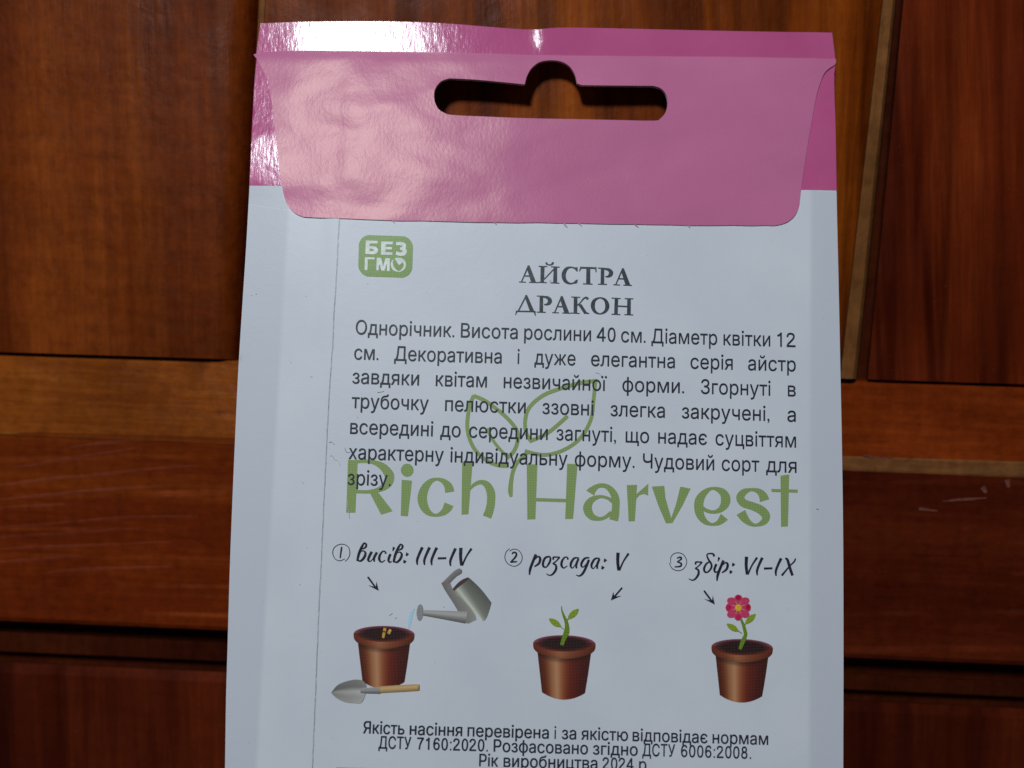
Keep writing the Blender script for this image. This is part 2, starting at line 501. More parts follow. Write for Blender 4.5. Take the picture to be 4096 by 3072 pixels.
def grad(stops):
    def f(x):
        for (a, c), (b, d) in zip(stops, stops[1:]):
            if x <= b: k = max(0, (x-a)/(b-a)); return tuple(p+(q-p)*k for p, q in zip(c, d))
        return stops[-1][1]
    return f

# ================================================================== THE DOOR
def dpt(px, py, depth):
    """point on a plane of the door, `depth` metres behind its front face"""
    d = cam2world(V((px-CX)/F, (py-CY)/F, 1))
    t = (depth-EYE.y)/d.y
    return EYE + d*t
DORG = dpt(2048, 1536, 0)
door = bpy.data.objects.new('wooden_door', None); COL.objects.link(door); door.location = DORG
door['label'] = 'varnished red-brown panelled wooden door behind the seed packet'; door['category'] = 'door'
def strip(name, lines, mat, n=24, jit=0.0, smooth=False):
    """lines: ((px,py),(px,py),depth): a moulding swept between its two ends"""
    vs = []; fs = []
    for k, (a, b, dp) in enumerate(lines):
        for i in range(n+1):
            t = i/n; j = (noise.noise(V(t*n*.9, k*3.3, 1.7))*jit if 0 < k < len(lines)-1 or jit < 0 else 0)
            vs.append(dpt(a[0]+(b[0]-a[0])*t, a[1]+(b[1]-a[1])*t, (dp+j)*.001) - DORG)
    for k in range(len(lines)-1):
        for i in range(n):
            q = (k*(n+1)+i, k*(n+1)+i+1, (k+1)*(n+1)+i+1, (k+1)*(n+1)+i)
            v = [vs[x] for x in q]
            nn = (v[1]-v[0]).cross(v[3]-v[0])
            if nn.y > 0 : q = tuple(reversed(q))
            fs.append(q)
    return link(name, vs, fs, mat, door, smooth)
def rail_y(x): return 1412 + .0315*x
def vl(xt, xb, depth, ytop=-1300, yb=None, yt0=0, yb0=1400):
    """a near-vertical line given by its x at y=0 and y=1400, down to the rail"""
    f = lambda y: xt+(xb-xt)*(y-yt0)/(yb0-yt0)
    x = f(1470); ye = rail_y(x)-4 if yb is None else yb
    return ((f(ytop), ytop), (f(ye), ye), depth)
def hl(yl, yr, depth, xl=-1700, xr=5800):
    f = lambda x: yl+(yr-yl)*x/4096
    return ((xl, f(xl)), (xr, f(xr)), depth)
def CT(r, g, b, k=.68): return (s2l(r)/k, s2l(g)/k, s2l(b)/k, 1)
def C(r, g, b, k=.63): return (s2l(r)/k, s2l(g)/k, s2l(b)/k*.65, 1)
W_PL = wood('varnished_panel_wood', C(72,26,8), C(92,39,12), C(110,52,18), seed=1, streak=.35, tilt=.05)
W_ST = wood('orange_brown_stile_wood', C(72,27,5), C(98,42,8), C(122,62,16), seed=2, grain=1.2, mott=.5, streak=.8, tilt=.07)
W_PR = wood('red_panel_falloff_wood', C(60,18,7), C(80,26,10), C(102,44,20), seed=3, grain=1.3, mott=.25, streak=1.0, tilt=.10)  # darker base: light falloff toward the right is put into the colour
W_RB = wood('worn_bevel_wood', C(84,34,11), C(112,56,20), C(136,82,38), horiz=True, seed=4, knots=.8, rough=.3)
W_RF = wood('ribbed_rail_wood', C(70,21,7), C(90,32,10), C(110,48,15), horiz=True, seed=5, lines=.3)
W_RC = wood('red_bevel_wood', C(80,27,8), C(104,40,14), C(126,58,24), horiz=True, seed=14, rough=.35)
W_RR = wood('rail_falloff_wood', C(50,14,6), C(66,20,9), C(82,30,14), horiz=True, seed=15, lines=.2)  # right half of the rail, base darkened to carry the lamp's falloff
W_TL = wood('chipped_arris_wood', C(78,30,10), C(100,46,16), C(126,74,34), horiz=True, seed=18, wear=C(150,108,58), rough=.5)
W_LP = wood('deep_red_panel_wood', C(46,13,7), C(64,20,10), C(84,32,15), seed=6, grain=.9, mott=.5, streak=.7, tilt=.04)
W_TN = wood('bare_worn_edge_wood', CT(80,46,20), CT(108,70,36), CT(134,96,58), seed=7, wear=CT(88,46,20), rough=.6)
W_TH = wood('bare_worn_arris_wood', CT(76,42,20), CT(104,66,36), CT(124,86,54), horiz=True, seed=8, wear=CT(80,32,14), rough=.6)
W_DK = wood('dark_groove_wood', C(40,12,6), C(52,18,8), C(60,24,12), seed=9)

strip('backing_board', [hl(-1500, -1300, 7), hl(4600, 4700, 7)], W_DK, 4)
# upper left panel, rounding down into its groove
label(strip('panel', [vl(-1700, -1700, 1.6), vl(860, 800, 1.6), vl(925, 862, 1.75), vl(968, 905, 2.4), vl(1004, 940, 3.6), vl(1030, 962, 5.2), vl(1038, 969, 5.6)], W_PL, 30, smooth=True), 'upper left brown panel')
label(strip('stile', [vl(1036, 967, 6.5), vl(1037, 968, .5), vl(1062, 993, 0), vl(3400, 3262, 0), vl(3432, 3292, .15), vl(3480, 3330, .9), vl(3526, 3372, 2.4)], W_ST, 30, smooth=False), 'orange-brown centre stile')
strip('edge_bead', [vl(1036, 967, .45), vl(1043, 974, -.1), vl(1060, 991, -.12), vl(1064, 994, .05)], W_TN, 60, .05)
label(strip('bead', [vl(3526, 3368, 2.6), vl(3532, 3374, 1.3), vl(3572, 3424, 1.2), vl(3582, 3436, 1.9), vl(3584, 3438, 6.5)], W_TN, 60, .12), 'bare tan strip beside the right panel')
label(strip('panel', [vl(3612, 3480, 6.5), vl(3614, 3482, 2.05), vl(3665, 3530, 1.9), vl(5900, 5900, 1.9)], W_PR, 30, smooth=False), 'upper right dark red panel')
# horizontal rail: lit bevel, worn arris, ribbed face
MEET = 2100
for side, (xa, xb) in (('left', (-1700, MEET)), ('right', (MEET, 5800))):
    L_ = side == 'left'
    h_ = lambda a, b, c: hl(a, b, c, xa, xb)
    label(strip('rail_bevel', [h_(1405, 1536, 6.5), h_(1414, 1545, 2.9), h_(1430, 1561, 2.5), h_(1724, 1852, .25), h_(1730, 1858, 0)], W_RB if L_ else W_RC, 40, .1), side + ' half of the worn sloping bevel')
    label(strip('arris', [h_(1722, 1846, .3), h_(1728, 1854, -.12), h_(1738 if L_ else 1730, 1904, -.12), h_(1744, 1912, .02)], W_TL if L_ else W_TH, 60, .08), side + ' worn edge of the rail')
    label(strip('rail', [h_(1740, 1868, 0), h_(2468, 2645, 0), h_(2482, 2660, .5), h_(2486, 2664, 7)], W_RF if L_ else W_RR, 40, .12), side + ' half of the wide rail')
strip('lower_bead', [hl(2524, 2728, 7), hl(2526, 2730, 3.6), hl(2604, 2788, 3.8), hl(2608, 2790, 7)], W_DK, 40)
label(strip('panel', [hl(2646, 2832, 7), hl(2648, 2834, 2.9), hl(2690, 2876, 2.4), hl(4600, 4800, 2.4)], W_LP, 30), 'lower deep red panel')
# ribs of hard grain standing proud of the rail
gv, gf = [], []
for pl in ([(50,610),(250,575),(380,555),(600,520)], [(0,682),(200,655),(380,640),(700,608),(850,600)], [(0,745),(250,718),(450,700),(700,685)], [(0,780),(140,770),(280,765)],
           [(0,865),(300,840),(530,820),(850,815)], [(0,905),(300,885),(620,865)], [(0,955),(350,940),(730,925)], [(0,1010),(190,996),(370,983)], [(200,1055),(380,1040),(740,1030)], [(300,520),(460,500),(640,488)],):
    if pl[0][0] < 3000: pl = [(x/1.068, 1300+y/1.068) for x, y in pl]; e = pl[0]; pl = [(e[0]-300, e[1]+40)]+pl if e[0] < 5 else pl
    c = catmull([tuple(map(float, p)) for p in pl], 14); n_ = len(c)
    for i, (x, y) in enumerate(c):
        t = math.sin(math.pi*i/(n_-1))**.5; w_ = 3+6*t*(.6+.8*abs(noise.noise(V(x*.01, y*.01, 0)))); h = .00013*t*(.3+1.6*abs(noise.noise(V(x*.013, y*.02, 4))))
        gv += [dpt(x, y-w_*.5, .00001)-DORG, dpt(x, y, -h)-DORG, dpt(x, y+w_*1.5, .00001)-DORG]
        if i: k = len(gv)-6; gf += [(k, k+1, k+4, k+3), (k+1, k+2, k+5, k+4)]
gf = [tuple(reversed(q)) if (gv[q[1]]-gv[q[0]]).cross(gv[q[3]]-gv[q[0]]).y > 0 else q for q in gf]
W_RG = wood('grain_rib_wood', CT(80,28,12), CT(98,40,20), CT(116,58,36), horiz=True, seed=5, rough=.35)
link('grain_ridges', gv, gf, W_RG, door, True)['kind'] = 'stuff'
# pale scuffs in the varnish of the rail
M_SC = mat_ink('pale_scuff', CT(82, 42, 32), .5)
def scuff(pts, dp):
    qs = ribbon(pts, 4); vs = []; fs = []
    for q in qs:
        b = len(vs); vs += [dpt(x, y, dp) - DORG for x, y in q]; fs.append((b+3, b+2, b+1, b))
    link('scuff', vs, fs, M_SC, door)
scuff([(3455,1820,4),(3500,1831,10),(3575,1833,5)], -.0001)
scuff([(3770,2006,4),(3850,1998,12),(3945,1992,5)], -.0002)
scuff([(3930,1948,22),(3945,1972,12)], -.0002)
scuff([(4028,1918,24),(4034,1950,12)], -.0002)
scuff([(3675,2035,14),(3750,2044,5)], -.0002)

# ================================================================== THE SEED PACKET
pk = bpy.data.objects.new('seed_packet', None); COL.objects.link(pk); pk.matrix_world = PM
pk['label'] = 'pink and white paper flower seed packet with hanging slot, in front of wooden door'
pk['category'] = 'seed packet'
M_P, M_M, M_F = mat_paper(), mat_magenta(), mat_flap()
M_TXT = mat_ink('dark_grey_ink', ink(26, 29, 40)); M_TTL = mat_ink('title_ink', ink(38, 43, 52))
M_SCR = mat_ink('black_script_ink', ink(22, 22, 33))
M_GRN = mat_ink('sage_green_ink', ink(96, 120, 72), dots=1, light=ink(122, 143, 96), pitch=.00034)
M_BDG = mat_ink('leaf_green_ink', ink(72, 104, 36), dots=1, light=ink(108, 138, 72), pitch=.0003)
M_PIC = mat_picture()

left_edge = [(1042,94),(1034,150),(1027,205),(1027,236),(1018,330),(1010,480),(998,740),(985,980),(968,1240),(952,1500),(940,1760),(928,2040),(919,2280),(911,2560),(904,2800),(900,3072),(893,3400),(886,4100)]
right_edge = [(3382,4100),(3376,3400),(3373,3072),(3374,2700),(3373,2200),(3368,1800),(3362,1500),(3356,1200),(3349,900),(3346,760),(3342,520),(3336,330),(3340,262),(3341,238),(3334,180),(3328,131)]
top_edge = [(3200,129),(2900,124),(2600,117),(2380,112),(2230,111),(2150,118),(2080,117),(1960,108),(1780,94),(1600,87),(1400,86),(1200,88)]
body = locs(catmull([tuple(map(float, p)) for p in left_edge], 3) + catmull([tuple(map(float, p)) for p in right_edge], 3) + catmull([tuple(map(float, p)) for p in top_edge], 3))
slot = [(1799,317),(1900,322),(2000,331),(2099,341)]
bump_ = [(2102,325),(2110,302),(2128,274),(2160,251),(2204,244),(2245,250),(2278,270),(2300,304),(2309,344)]
rest = [(2400,345),(2500,346),(2611,347),(2640,356),(2662,380),(2670,414),(2662,450),(2640,477),(2611,486),(2450,483),(2300,480),(2100,476),(1950,470),(1817,464),(1780,456),(1750,434),(1737,394),(1742,358),(1765,329)]
cm = lambda q, k=4: catmull([tuple(map(float, p)) for p in q], k)
hole_px = cm(slot) + cm(bump_)[:-1] + cm([bump_[-1]] + rest[:2])[1:-1] + cm(rest[2:] + [slot[0]], 4)[:-1]
hole = locs(hole_px)
def zbody(u, v): return relief(u, v)
sheet('envelope', body, [hole], M_P, pk, 0, .00022, zf=zbody)
# centre panel, and the side strip glued over its left edge (cut edge a little rough)
rnd = random.Random(3)
seam_pts = []
for a, b in zip(SEAM[3:-1], SEAM[4:]):
    for i in range(7):
        t = i/7; seam_pts.append(V(a[0]+(b[0]-a[0])*t + rnd.uniform(-.00003, .00003), a[1]+(b[1]-a[1])*t))
rt = [p for p in catmull([tuple(map(float, p)) for p in right_edge], 3) if p[1] > 764]
panel_out = [p+V(-.0012, 0) for p in [loc(1362, 770)] + seam_pts + [loc(1220, 4090)]] + [loc(x-3, min(y, 4090)) for x, y in rt] + [loc(3343, 768), loc(2300, 752)]
sheet('back_panel', panel_out, [], M_P, pk, BACK_T, .0001)
lt = [p for p in catmull([tuple(map(float, p)) for p in left_edge], 3) if p[1] > 800]
def zstrip(u, v): return relief(u, v) + (BACK_T+.00004)*(1-smst(.0002, .0032, seam_x(v)-u))
sheet('side_strip', [loc(1004, 800), loc(1200, 862)][:0] + [loc(x+3, min(y, 4085)) for x, y in lt] + [loc(1222, 4085)] + seam_pts[::-1], [], M_P, pk, .00006, .00012, step=.0008, zf=zstrip)
shade_quads = []  # contact shadow of the strip's edge, painted as a thin grey line
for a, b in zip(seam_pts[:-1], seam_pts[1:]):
    shade_quads.append([(a.x-.0001, a.y), (a.x+.00013, a.y), (b.x+.00013, b.y), (b.x-.0001, b.y)])
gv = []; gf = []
for q in shade_quads:
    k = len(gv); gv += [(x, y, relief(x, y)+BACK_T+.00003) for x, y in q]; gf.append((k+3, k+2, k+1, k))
link('seam_shade_line', gv, gf, mat_ink('grey_seam_shade', ink(124, 129, 140)), pk)
# magenta print on the upper end
def shrink(pts, cx, cy, d): return [(x+(d if x < cx else -d), y) for x, y in pts]
le = [p for p in catmull([tuple(map(float, p)) for p in left_edge], 3) if p[1] < 738]
re = [p for p in catmull([tuple(map(float, p)) for p in right_edge], 3) if p[1] < 755]
te = catmull([tuple(map(float, p)) for p in top_edge], 3)
mag = locs([(x, y) for x, y in le] + [(998,742),(1500,746),(2300,752),(3000,758),(3346,762)] + re + te)
sheet('magenta_band', mag, [hole], M_M, pk, .00003, .00002)
# the flap folded down over the mouth of the packet
flap_px = [(1029,214),(1029,238),(1048,270),(1066,308),(1080,360),(1092,440),(1104,540),(1118,660),(1130,745),(1140,790),(1152,822),(1176,850),(1206,866),(1240,871),
           (1400,876),(1600,884),(1900,890),(2150,893),(2400,897),(2600,901),(2850,903),(3060,904),(3110,902),(3150,888),(3178,862),(3193,826),(3198,790),(3204,740),
           (3220,630),(3240,510),(3262,390),(3284,318),(3300,290),(3318,274),(3336,262),(3341,240),(3300,236),(2900,229),(2500,226),(2150,222),(1800,212),(1400,205),(1200,203)]
rnd = random.Random(5)
flap_s = []
for x, y in catmull([tuple(map(float, p)) for p in flap_px], 3, True):
    flap_s.append((x, y+(rnd.uniform(-1.2, 1.6) if y > 868 and 1250 < x < 3100 else 0)))
FLAP = .00026
def zflap(u, v):
    z = relief(u, v)
    z += .00005*smst(-.0008, .0008, u-seam_x(v))
    f = line_y(FOLD_L, FOLD_R, u)-v
    z += -FLAP*.75*(1-smst(-.0002, .0016, f)) + .00004*smst(.018, .0255, f)
    return z
sheet('closure_flap', locs(flap_s), [hole], M_F, pk, FLAP, .00014, step=.0009, zf=zflap)
# paper fibres along the flap's cut edge
fib = []
for x, y in ((2258,896),(2262,904),(2320,899),(2540,900),(2546,904),(2752,905),(1572,885),(1980,893)):
    fib += ribbon([(x-7, y-3, 3), (x, y+1, 3), (x+7, y+7, 2)], 3)
printed('paper_fibre', fib, mat_ink('pale_pink_fibre', ink(150,120,140)), pk, 4)['kind'] = 'stuff'

# ---- badge
G = (1400, 900, 8.0145)
def rrect(c, r, n=6):
    out = []
    for i in range(4):
        p = V(*c[i]); a = (V(*c[i-1])-p).normalized(); b = (V(*c[(i+1) % 4])-p).normalized()
        s, e = p+a*r, p+b*r
        for k in range(n+1):
            t = k/n; q = s*(1-t)**2 + p*2*t*(1-t)*.62 + (s+e)*.5*2*t*(1-t)*.38 + e*t*t; out.append(tuple(q))
    return out
bdg = printed('no_gmo_badge', T([rrect([(300,318),(2032,380),(1988,1706),(266,1646)], 300)], *G), M_BDG, pk, 0)
M_WH = mat_ink('knocked_out_paper_white', ink(160, 172, 176))
let = [[(515,505),(640,510),(635,940),(500,935)], [(515,505),(895,520),(895,605),(515,600)],
       [(1010,540),(1150,545),(1145,965),(1003,960)], [(1010,540),(1385,548),(1385,635),(1010,625)], [(1100,710),(1350,720),(1350,795),(1100,790)], [(1003,875),(1370,885),(1370,970),(1003,965)],
       [(485,1040),(585,1045),(570,1460),(478,1460)], [(485,1040),(800,1050),(795,1115),(485,1110)],
       [(865,1060),(1000,1065),(1070,1310),(930,1300),(930,1470),(850,1460)], [(940,1180),(1000,1065),(1115,1475),(1010,1470)], [(1145,1070),(1200,1200),(1115,1475),(1040,1440)], [(1145,1070),(1290,1080),(1275,1490),(1190,1480),(1190,1220)],
       [(1440,1090),(1650,1060),(1720,1180),(1580,1300)]]
let += ribbon([(600,728,80),(700,730,85),(800,760,110),(845,820,130),(790,890,110),(600,895,90)])
let += ribbon([(1485,615,95),(1600,605,100),(1720,640,130),(1735,710,120),(1690,760,95),(1610,770,70)])
let += ribbon([(1610,770,70),(1710,785,110),(1760,850,140),(1720,925,130),(1620,945,110),(1480,905,110)])
let += ribbon([(1400,1125,24),(1355,1200,60),(1352,1290,80),(1390,1390,84),(1450,1450,70),(1550,1500,30)])
let += ribbon([(1450,1090,50),(1580,1090,60),(1700,1150,90),(1760,1250,80),(1755,1340,75),(1700,1430,60),(1620,1490,36),(1560,1510,20)])
printed('badge_lettering', T(let, *G), M_WH, bdg, 1)

# ---- title (serif capitals)
def glyph_A(): return [[(318,172),(352,170),(455,436),(375,435),(312,232)]] + ribbon([(330,185,22),(222,434,20)]) + ribbon([(275,338,20),(398,342,20)]) + ribbon([(183,434,15),(292,438,15)]) + ribbon([(343,440,15),(482,445,15)])
def glyph_P(): return [[(1490,212),(1545,214),(1545,470),(1486,468)]] + ribbon([(1445,213,15),(1560,216,15)]) + ribbon([(1445,470,16),(1588,474,16)]) + ribbon([(1540,226,22),(1610,236,44),(1654,280,66),(1640,325,60),(1598,350,28),(1562,346,18)])
ttl = glyph_A()
ttl += [[(528,185),(592,187),(582,445),(525,443)], [(737,195),(793,197),(792,452),(728,450)]]
for a, b, c, d in ((495,184,635,188),(695,192,833,198),(485,440,628,446),(688,448,828,454)): ttl += ribbon([(a,b,15),(c,d,15)])
ttl += ribbon([(585,392,18),(745,225,18)]) + ribbon([(612,122,18),(622,138,36),(645,157,20),(672,163,20),(702,156,22),(722,136,36),(736,120,16)])
ttl += ribbon([(1108,262,14),(1075,218,24),(1010,200,22),(945,222,48),(902,290,66),(900,365,66),(935,430,50),(1000,460,26),(1060,448,22),(1105,402,20)]) + [[(1078,200),(1120,200),(1120,268),(1105,266)], [(1125,392),(1112,455),(1060,464),(1092,420)]]
ttl += [[(1258,215),(1322,217),(1322,465),(1256,463)], [(1165,185),(1185,214),(1155,265),(1142,262)], [(1422,190),(1400,216),(1405,278),(1422,278)]] + ribbon([(1160,206,28),(1420,214,28)]) + ribbon([(1205,464,16),(1358,470,16)])
ttl += glyph_P() + [[(x+1506, y+45) for x, y in p] for p in glyph_A()]
ttl += [[(278,646),(314,644),(432,912),(358,908),(282,700)], [(135,892),(172,900),(150,925),(132,967),(122,962)], [(400,890),(448,905),(452,976),(438,972),(420,925)]]
ttl += ribbon([(292,665,22),(172,900,22)]) + ribbon([(150,903,22),(445,908,22)])
ttl += [[(x-977, y+446) for x, y in p] for p in glyph_P()] + [[(x+530, y+490) for x, y in p] for p in glyph_A()]
ttl += [[(1058,672),(1118,674),(1112,932),(1055,930)], [(1120,800),(1178,785),(1265,918),(1308,936),(1305,946),(1222,942),(1150,830)]]
ttl += ribbon([(1018,674,15),(1162,680,15)]) + ribbon([(1010,930,15),(1152,938,15)]) + ribbon([(1112,808,14),(1165,762,18),(1215,702,24),(1258,684,30),(1285,712,44)])
ttl += ribbon([(1478,688,20),(1560,725,46),(1594,815,68),(1565,900,48),(1478,944,20),(1394,905,46),(1362,815,68),(1390,728,48)], 5, True)
ttl += [[(1712,692),(1768,694),(1760,955),(1702,953)], [(1912,698),(1970,700),(1968,960),(1908,958)]]
for a, b, c, d in ((1663,692,1808,700),(1870,700,2010,704),(1660,950,1802,956),(1865,956,2008,962)): ttl += ribbon([(a,b,15),(c,d,15)])
ttl += ribbon([(1765,820,22),(1910,828,22)])
printed('title_lettering', T(ttl, 2030, 1020), M_TTL, pk, 1)

# ---- description
EM = .0305*0.1*.985
LINES = [
 ('Однорічник. Висота рослини 40 см. Діаметр квітки 12', [(1423,1817),(1843,2070),(2096,2363),(2385,2461),(2483,2581),(2604,2867),(2892,3079),(3106,3180)], 1338, 1389),
 ('см. Декоративна і дуже елегантна серія айстр', [(1417,1514),(1577,2006),(2069,2077),(2137,2301),(2363,2698),(2760,2929),(2990,3181)], 1438.5, 1486),
 ('завдяки квітам незвичайної форми. Згорнуті в', [(1410,1676),(1743,1947),(2014,2426),(2488,2735),(2802,3080),(3149,3181)], 1535, 1586),
 ('трубочку пелюстки ззовні злегка закручені, а', [(1407,1714),(1780,2102),(2169,2373),(2441,2658),(2726,3076),(3147,3181)], 1633, 1687),
 ('всередині до середини загнуті, що надає суцвіттям', [(1401,1732),(1761,1842),(1876,2190),(2225,2463),(2501,2595),(2631,2826),(2860,3182)], 1736, 1790),
 ('характерну індивідуальну форму. Чудовий сорт для', [(1395,1774),(1801,2269),(2298,2537),(2570,2855),(2885,3035),(3062,3184)], 1837, 1891),
 ('зрізу.', [(1391,1563)], 1940, 1994)]
for s, sp, a, b in LINES:
    text_line('description_line', s.split(), sp, a, b, EM, M_TXT, pk, 2, .004)
# ---- quality note at the bottom
EM2 = .0239*.1
text_line('quality_note_line', 'Якість насіння перевірена і за якістю відповідає нормам'.split(), [(1200+a*.9946, 1200+b*.9946) for a, b in ((254,420),(441,652),(673,1000),(1022,1029),(1052,1110),(1130,1318),(1336,1637),(1657,1881))], 2931, 2977, EM2, M_TXT, pk, 2, .012, (1451,3072))
text_line('quality_note_line', 'ДСТУ 7160:2020. Розфасовано згідно ДСТУ 6006:2008.'.split(), [(1200+a*.9946, 1200+b*.9946) for a, b in ((316,447),(470,755),(778,1157),(1177,1357),(1375,1507),(1530,1812))], 2991, 3033, EM2, M_TXT, pk, 2, .012, (1513,3002))
text_line('quality_note_line', 'Рік виробництва 2024 р.'.split(), [(1200+a*.9946, 1200+b*.9946) for a, b in ((720,797),(818,1195),(1215,1340),(1362,1403))], 3062, 3080, EM2, M_TXT, pk, 2, .012, (1916,2590))
sheet('lower_magenta_band', locs([(1345,3068),(3150,3110),(3150,3300),(1338,3260)]), [], M_M, pk, BACK_T+.00003, .00002)

# ---- logo
LA, LB, LC_, LD_, LE = (1350,1780), (1850,1780), (2300,1780), (2750,1780), (1830,1480)
lg = []
lg += T([[(172,235),(327,240),(290,1080),(142,1080)], [(520,765),(655,755),(885,1055),(700,1112)]] + ribbon([(300,264,52),(480,262,55),(610,285,78),(730,350,120),(815,450,150),(835,520,152),(810,600,145),(745,670,110),(640,720,74),(500,746,58),(300,744,55)]), *LA)
lg += T([ell(1118,402,102,106), [(1030,555),(1195,570),(1128,1140),(1015,1130)]], *LA)
lg += T(ribbon([(1797,752,150),(1775,660,132),(1700,580,86),(1595,545,48),(1490,580,84),(1400,690,130),(1358,835,150),(1382,970,142),(1455,1075,100),(1570,1122,46),(1680,1085,92),(1750,1020,136),(1785,945,156)]), *LA)
lg += T([[(-5,270),(162,285),(95,1106),(-15,1112)]] + ribbon([(105,720,30),(190,632,58),(300,592,72),(395,640,112),(450,750,134),(458,880,132),(438,1020,134),(392,1150,142)]), *LB)
lg += T([[(1028,305),(1198,310),(1165,1185),(1035,1190)], [(1672,298),(1838,305),(1768,1180),(1642,1182)], [(1170,845),(1655,860),(1650,915),(1165,900)]], *LB)
lg += T(ribbon([(243,768,154),(285,712,112),(380,650,70),(500,660,78),(595,745,108),(645,860,126),(648,1000,122),(635,1110,136),(615,1202,142)]) + ribbon([(600,905,60),(520,848,50),(400,825,52),(275,870,95),(205,960,132),(208,1060,140),(270,1145,108),(370,1178,66),(470,1160,56),(580,1080,70)]), *LC_)
lg += T([[(825,640),(990,635),(955,1215),(855,1218)], [(950,830),(990,775),(1170,615),(1168,805),(1100,780),(1030,800),(985,850),(965,930)]], *LC_)
lg += T([[(1225,665),(1425,650),(1445,850),(1535,1165),(1500,1250),(1450,1250),(1330,970)], [(1535,1165),(1610,950),(1680,665),(1845,695),(1720,960),(1555,1245),(1490,1250)]], *LC_)
lg += T(ribbon([(235,1005,60),(320,1055,58),(430,1068,58),(530,1025,96),(595,935,144),(602,835,150),(540,740,110),(400,692,48),(285,745,90),(195,860,140),(175,990,150),(200,1120,130),(280,1225,86),(390,1268,46),(500,1235,90),(585,1145,150)]), *LD_)
lg += T(ribbon([(1228,888,156),(1195,800,132),(1125,735,86),(1010,712,52),(900,750,104),(838,835,130),(890,925,130),(1030,975,128),(1165,1035,140),(1248,1130,138),(1215,1225,104),(1090,1280,48),(985,1245,84),(900,1160,132),(848,1075,156)]), *LD_)
lg += T([[(1480,490),(1622,470),(1600,1300),(1490,1305)], [(1335,700),(1757,712),(1755,762),(1340,748)]], *LD_)
printed('logo_lettering', lg, M_GRN, pk, 0)
lf = T(ribbon([(1040,120,60),(940,210,60),(860,305,60),(805,430,62),(775,600,68),(765,740,76),(778,828,44)]), *LB)
def rb(pts, w): return ribbon([(x, y, w) for x, y in pts])
lf += T(rb([(255,412),(420,480),(560,575),(720,700),(860,840),(950,970),(965,1080),(945,1200),(885,1320),(785,1410)], 62)
      + rb([(262,405),(200,560),(165,750),(158,930),(190,1090),(270,1260),(400,1400),(560,1495),(700,1530),(790,1532)], 62)
      + rb([(480,930),(520,1040),(600,1170),(700,1290),(810,1395)], 50)
      + rb([(1075,1295),(1250,1340),(1420,1355),(1620,1310),(1820,1210),(1980,1070),(2090,890),(2150,720),(2172,500),(2205,165)], 60)
      + rb([(2235,172),(2000,200),(1800,250),(1600,312),(1400,390),(1230,510),(1120,650),(1080,830),(1095,990),(1140,1090),(1190,1150)], 62)
      + rb([(1160,1135),(1300,1080),(1450,1000),(1600,880),(1760,735)], 62), *LE)
printed('logo_leaf', lf, M_GRN, pk, 0.5)

# ---- handwritten steps
def sh(ps, dx, dy): return [[(x+dx, y+dy) for x, y in p] for p in ps]
H1, H3, H4 = (1310,2130), (1990,2130), (2640,2130)
g_v = ribbon([(585,168,26),(548,235,40),(505,340,42),(482,440,34)], rnd=True) + ribbon([(590,162,22),(622,185,32),(612,232,30),(560,262,16)]) + ribbon([(505,330,14),(568,288,18),(610,322,34),(590,395,40),(535,450,32),(485,440,20)])
g_i = ribbon([(1010,340,38),(978,430,38),(1000,474,24),(1030,452,12)])
g_idot = [[(1048,220),(1085,240),(1052,296),(1040,290)]]
g_c = ribbon([(935,335,36),(922,300,22),(880,302,24),(838,365,36),(832,430,38),(868,470,22),(925,435,14)])
g_col = [[(1262,310),(1308,340),(1272,376),(1252,366)], [(1220,428),(1268,455),(1238,492),(1212,480)]]
g_I = ribbon([(1520,232,46),(1468,345,40),(1435,440,38),(1440,514,22)])
g_dash = ribbon([(1765,410,34),(1902,406,32)])
g_Vh = ribbon([(1925,318,54),(1920,460,50),(1935,602,46)]) + ribbon([(1945,604,30),(2010,460,26),(2095,330,36)])
s1 = g_v + sh(g_v, 580, 20) + g_c + g_i + g_idot + g_col + g_I + sh(g_I, 115, 2) + sh(g_I, 230, 5) + g_dash + sh(g_I, 530, 18) + sh(g_Vh, 210, -78)
s1 += ribbon([(712,302,40),(668,385,40),(655,440,34),(690,456,16),(760,380,14)]) + ribbon([(795,312,38),(748,400,38),(752,462,26)])
s1 += ribbon([(285,458,9),(340,400,11),(362,315,12),(330,220,11),(225,182,12),(120,230,11),(88,320,12),(125,415,11),(200,448,12),(285,415,8)]) + ribbon([(230,235,26),(218,320,24),(207,400,20)], rnd=True)
printed('step_lettering', T(s1, *H1), M_SCR, pk, 1)
g_p = ribbon([(615,345,46),(570,450,42),(522,580,42),(510,674,20)]) + ribbon([(590,430,16),(650,380,24),(682,415,40),(660,490,38),(588,542,20)])
g_o = ribbon([(825,382,26),(762,402,34),(728,475,38),(732,535,34),(778,548,22),(828,480,34),(846,415,30)], 5, True)
g_z = ribbon([(890,432,26),(892,396,30),(930,388,22),(998,396,26)]) + ribbon([(985,400,26),(935,455,20),(880,495,22)]) + ribbon([(882,492,22),(932,520,32),(932,590,38),(880,662,30),(830,680,20),(778,655,12)])
g_a = ribbon([(1300,405,20),(1250,400,26),(1212,420,34),(1172,490,38),(1172,545,30),(1205,560,16),(1262,480,14)]) + ribbon([(1295,412,34),(1258,505,38),(1262,570,26)])
g_d = ribbon([(1468,402,20),(1430,400,26),(1385,418,34),(1342,485,38),(1342,535,30),(1375,545,16),(1440,470,14)]) + ribbon([(1460,430,36),(1420,535,40),(1368,640,38),(1310,690,26),(1252,672,12)])
s2 = g_p + g_o + g_z + sh(g_c, 190, 93) + g_a + g_d + sh(g_a, 333, 8) + sh(g_col, 443, 97) + g_Vh
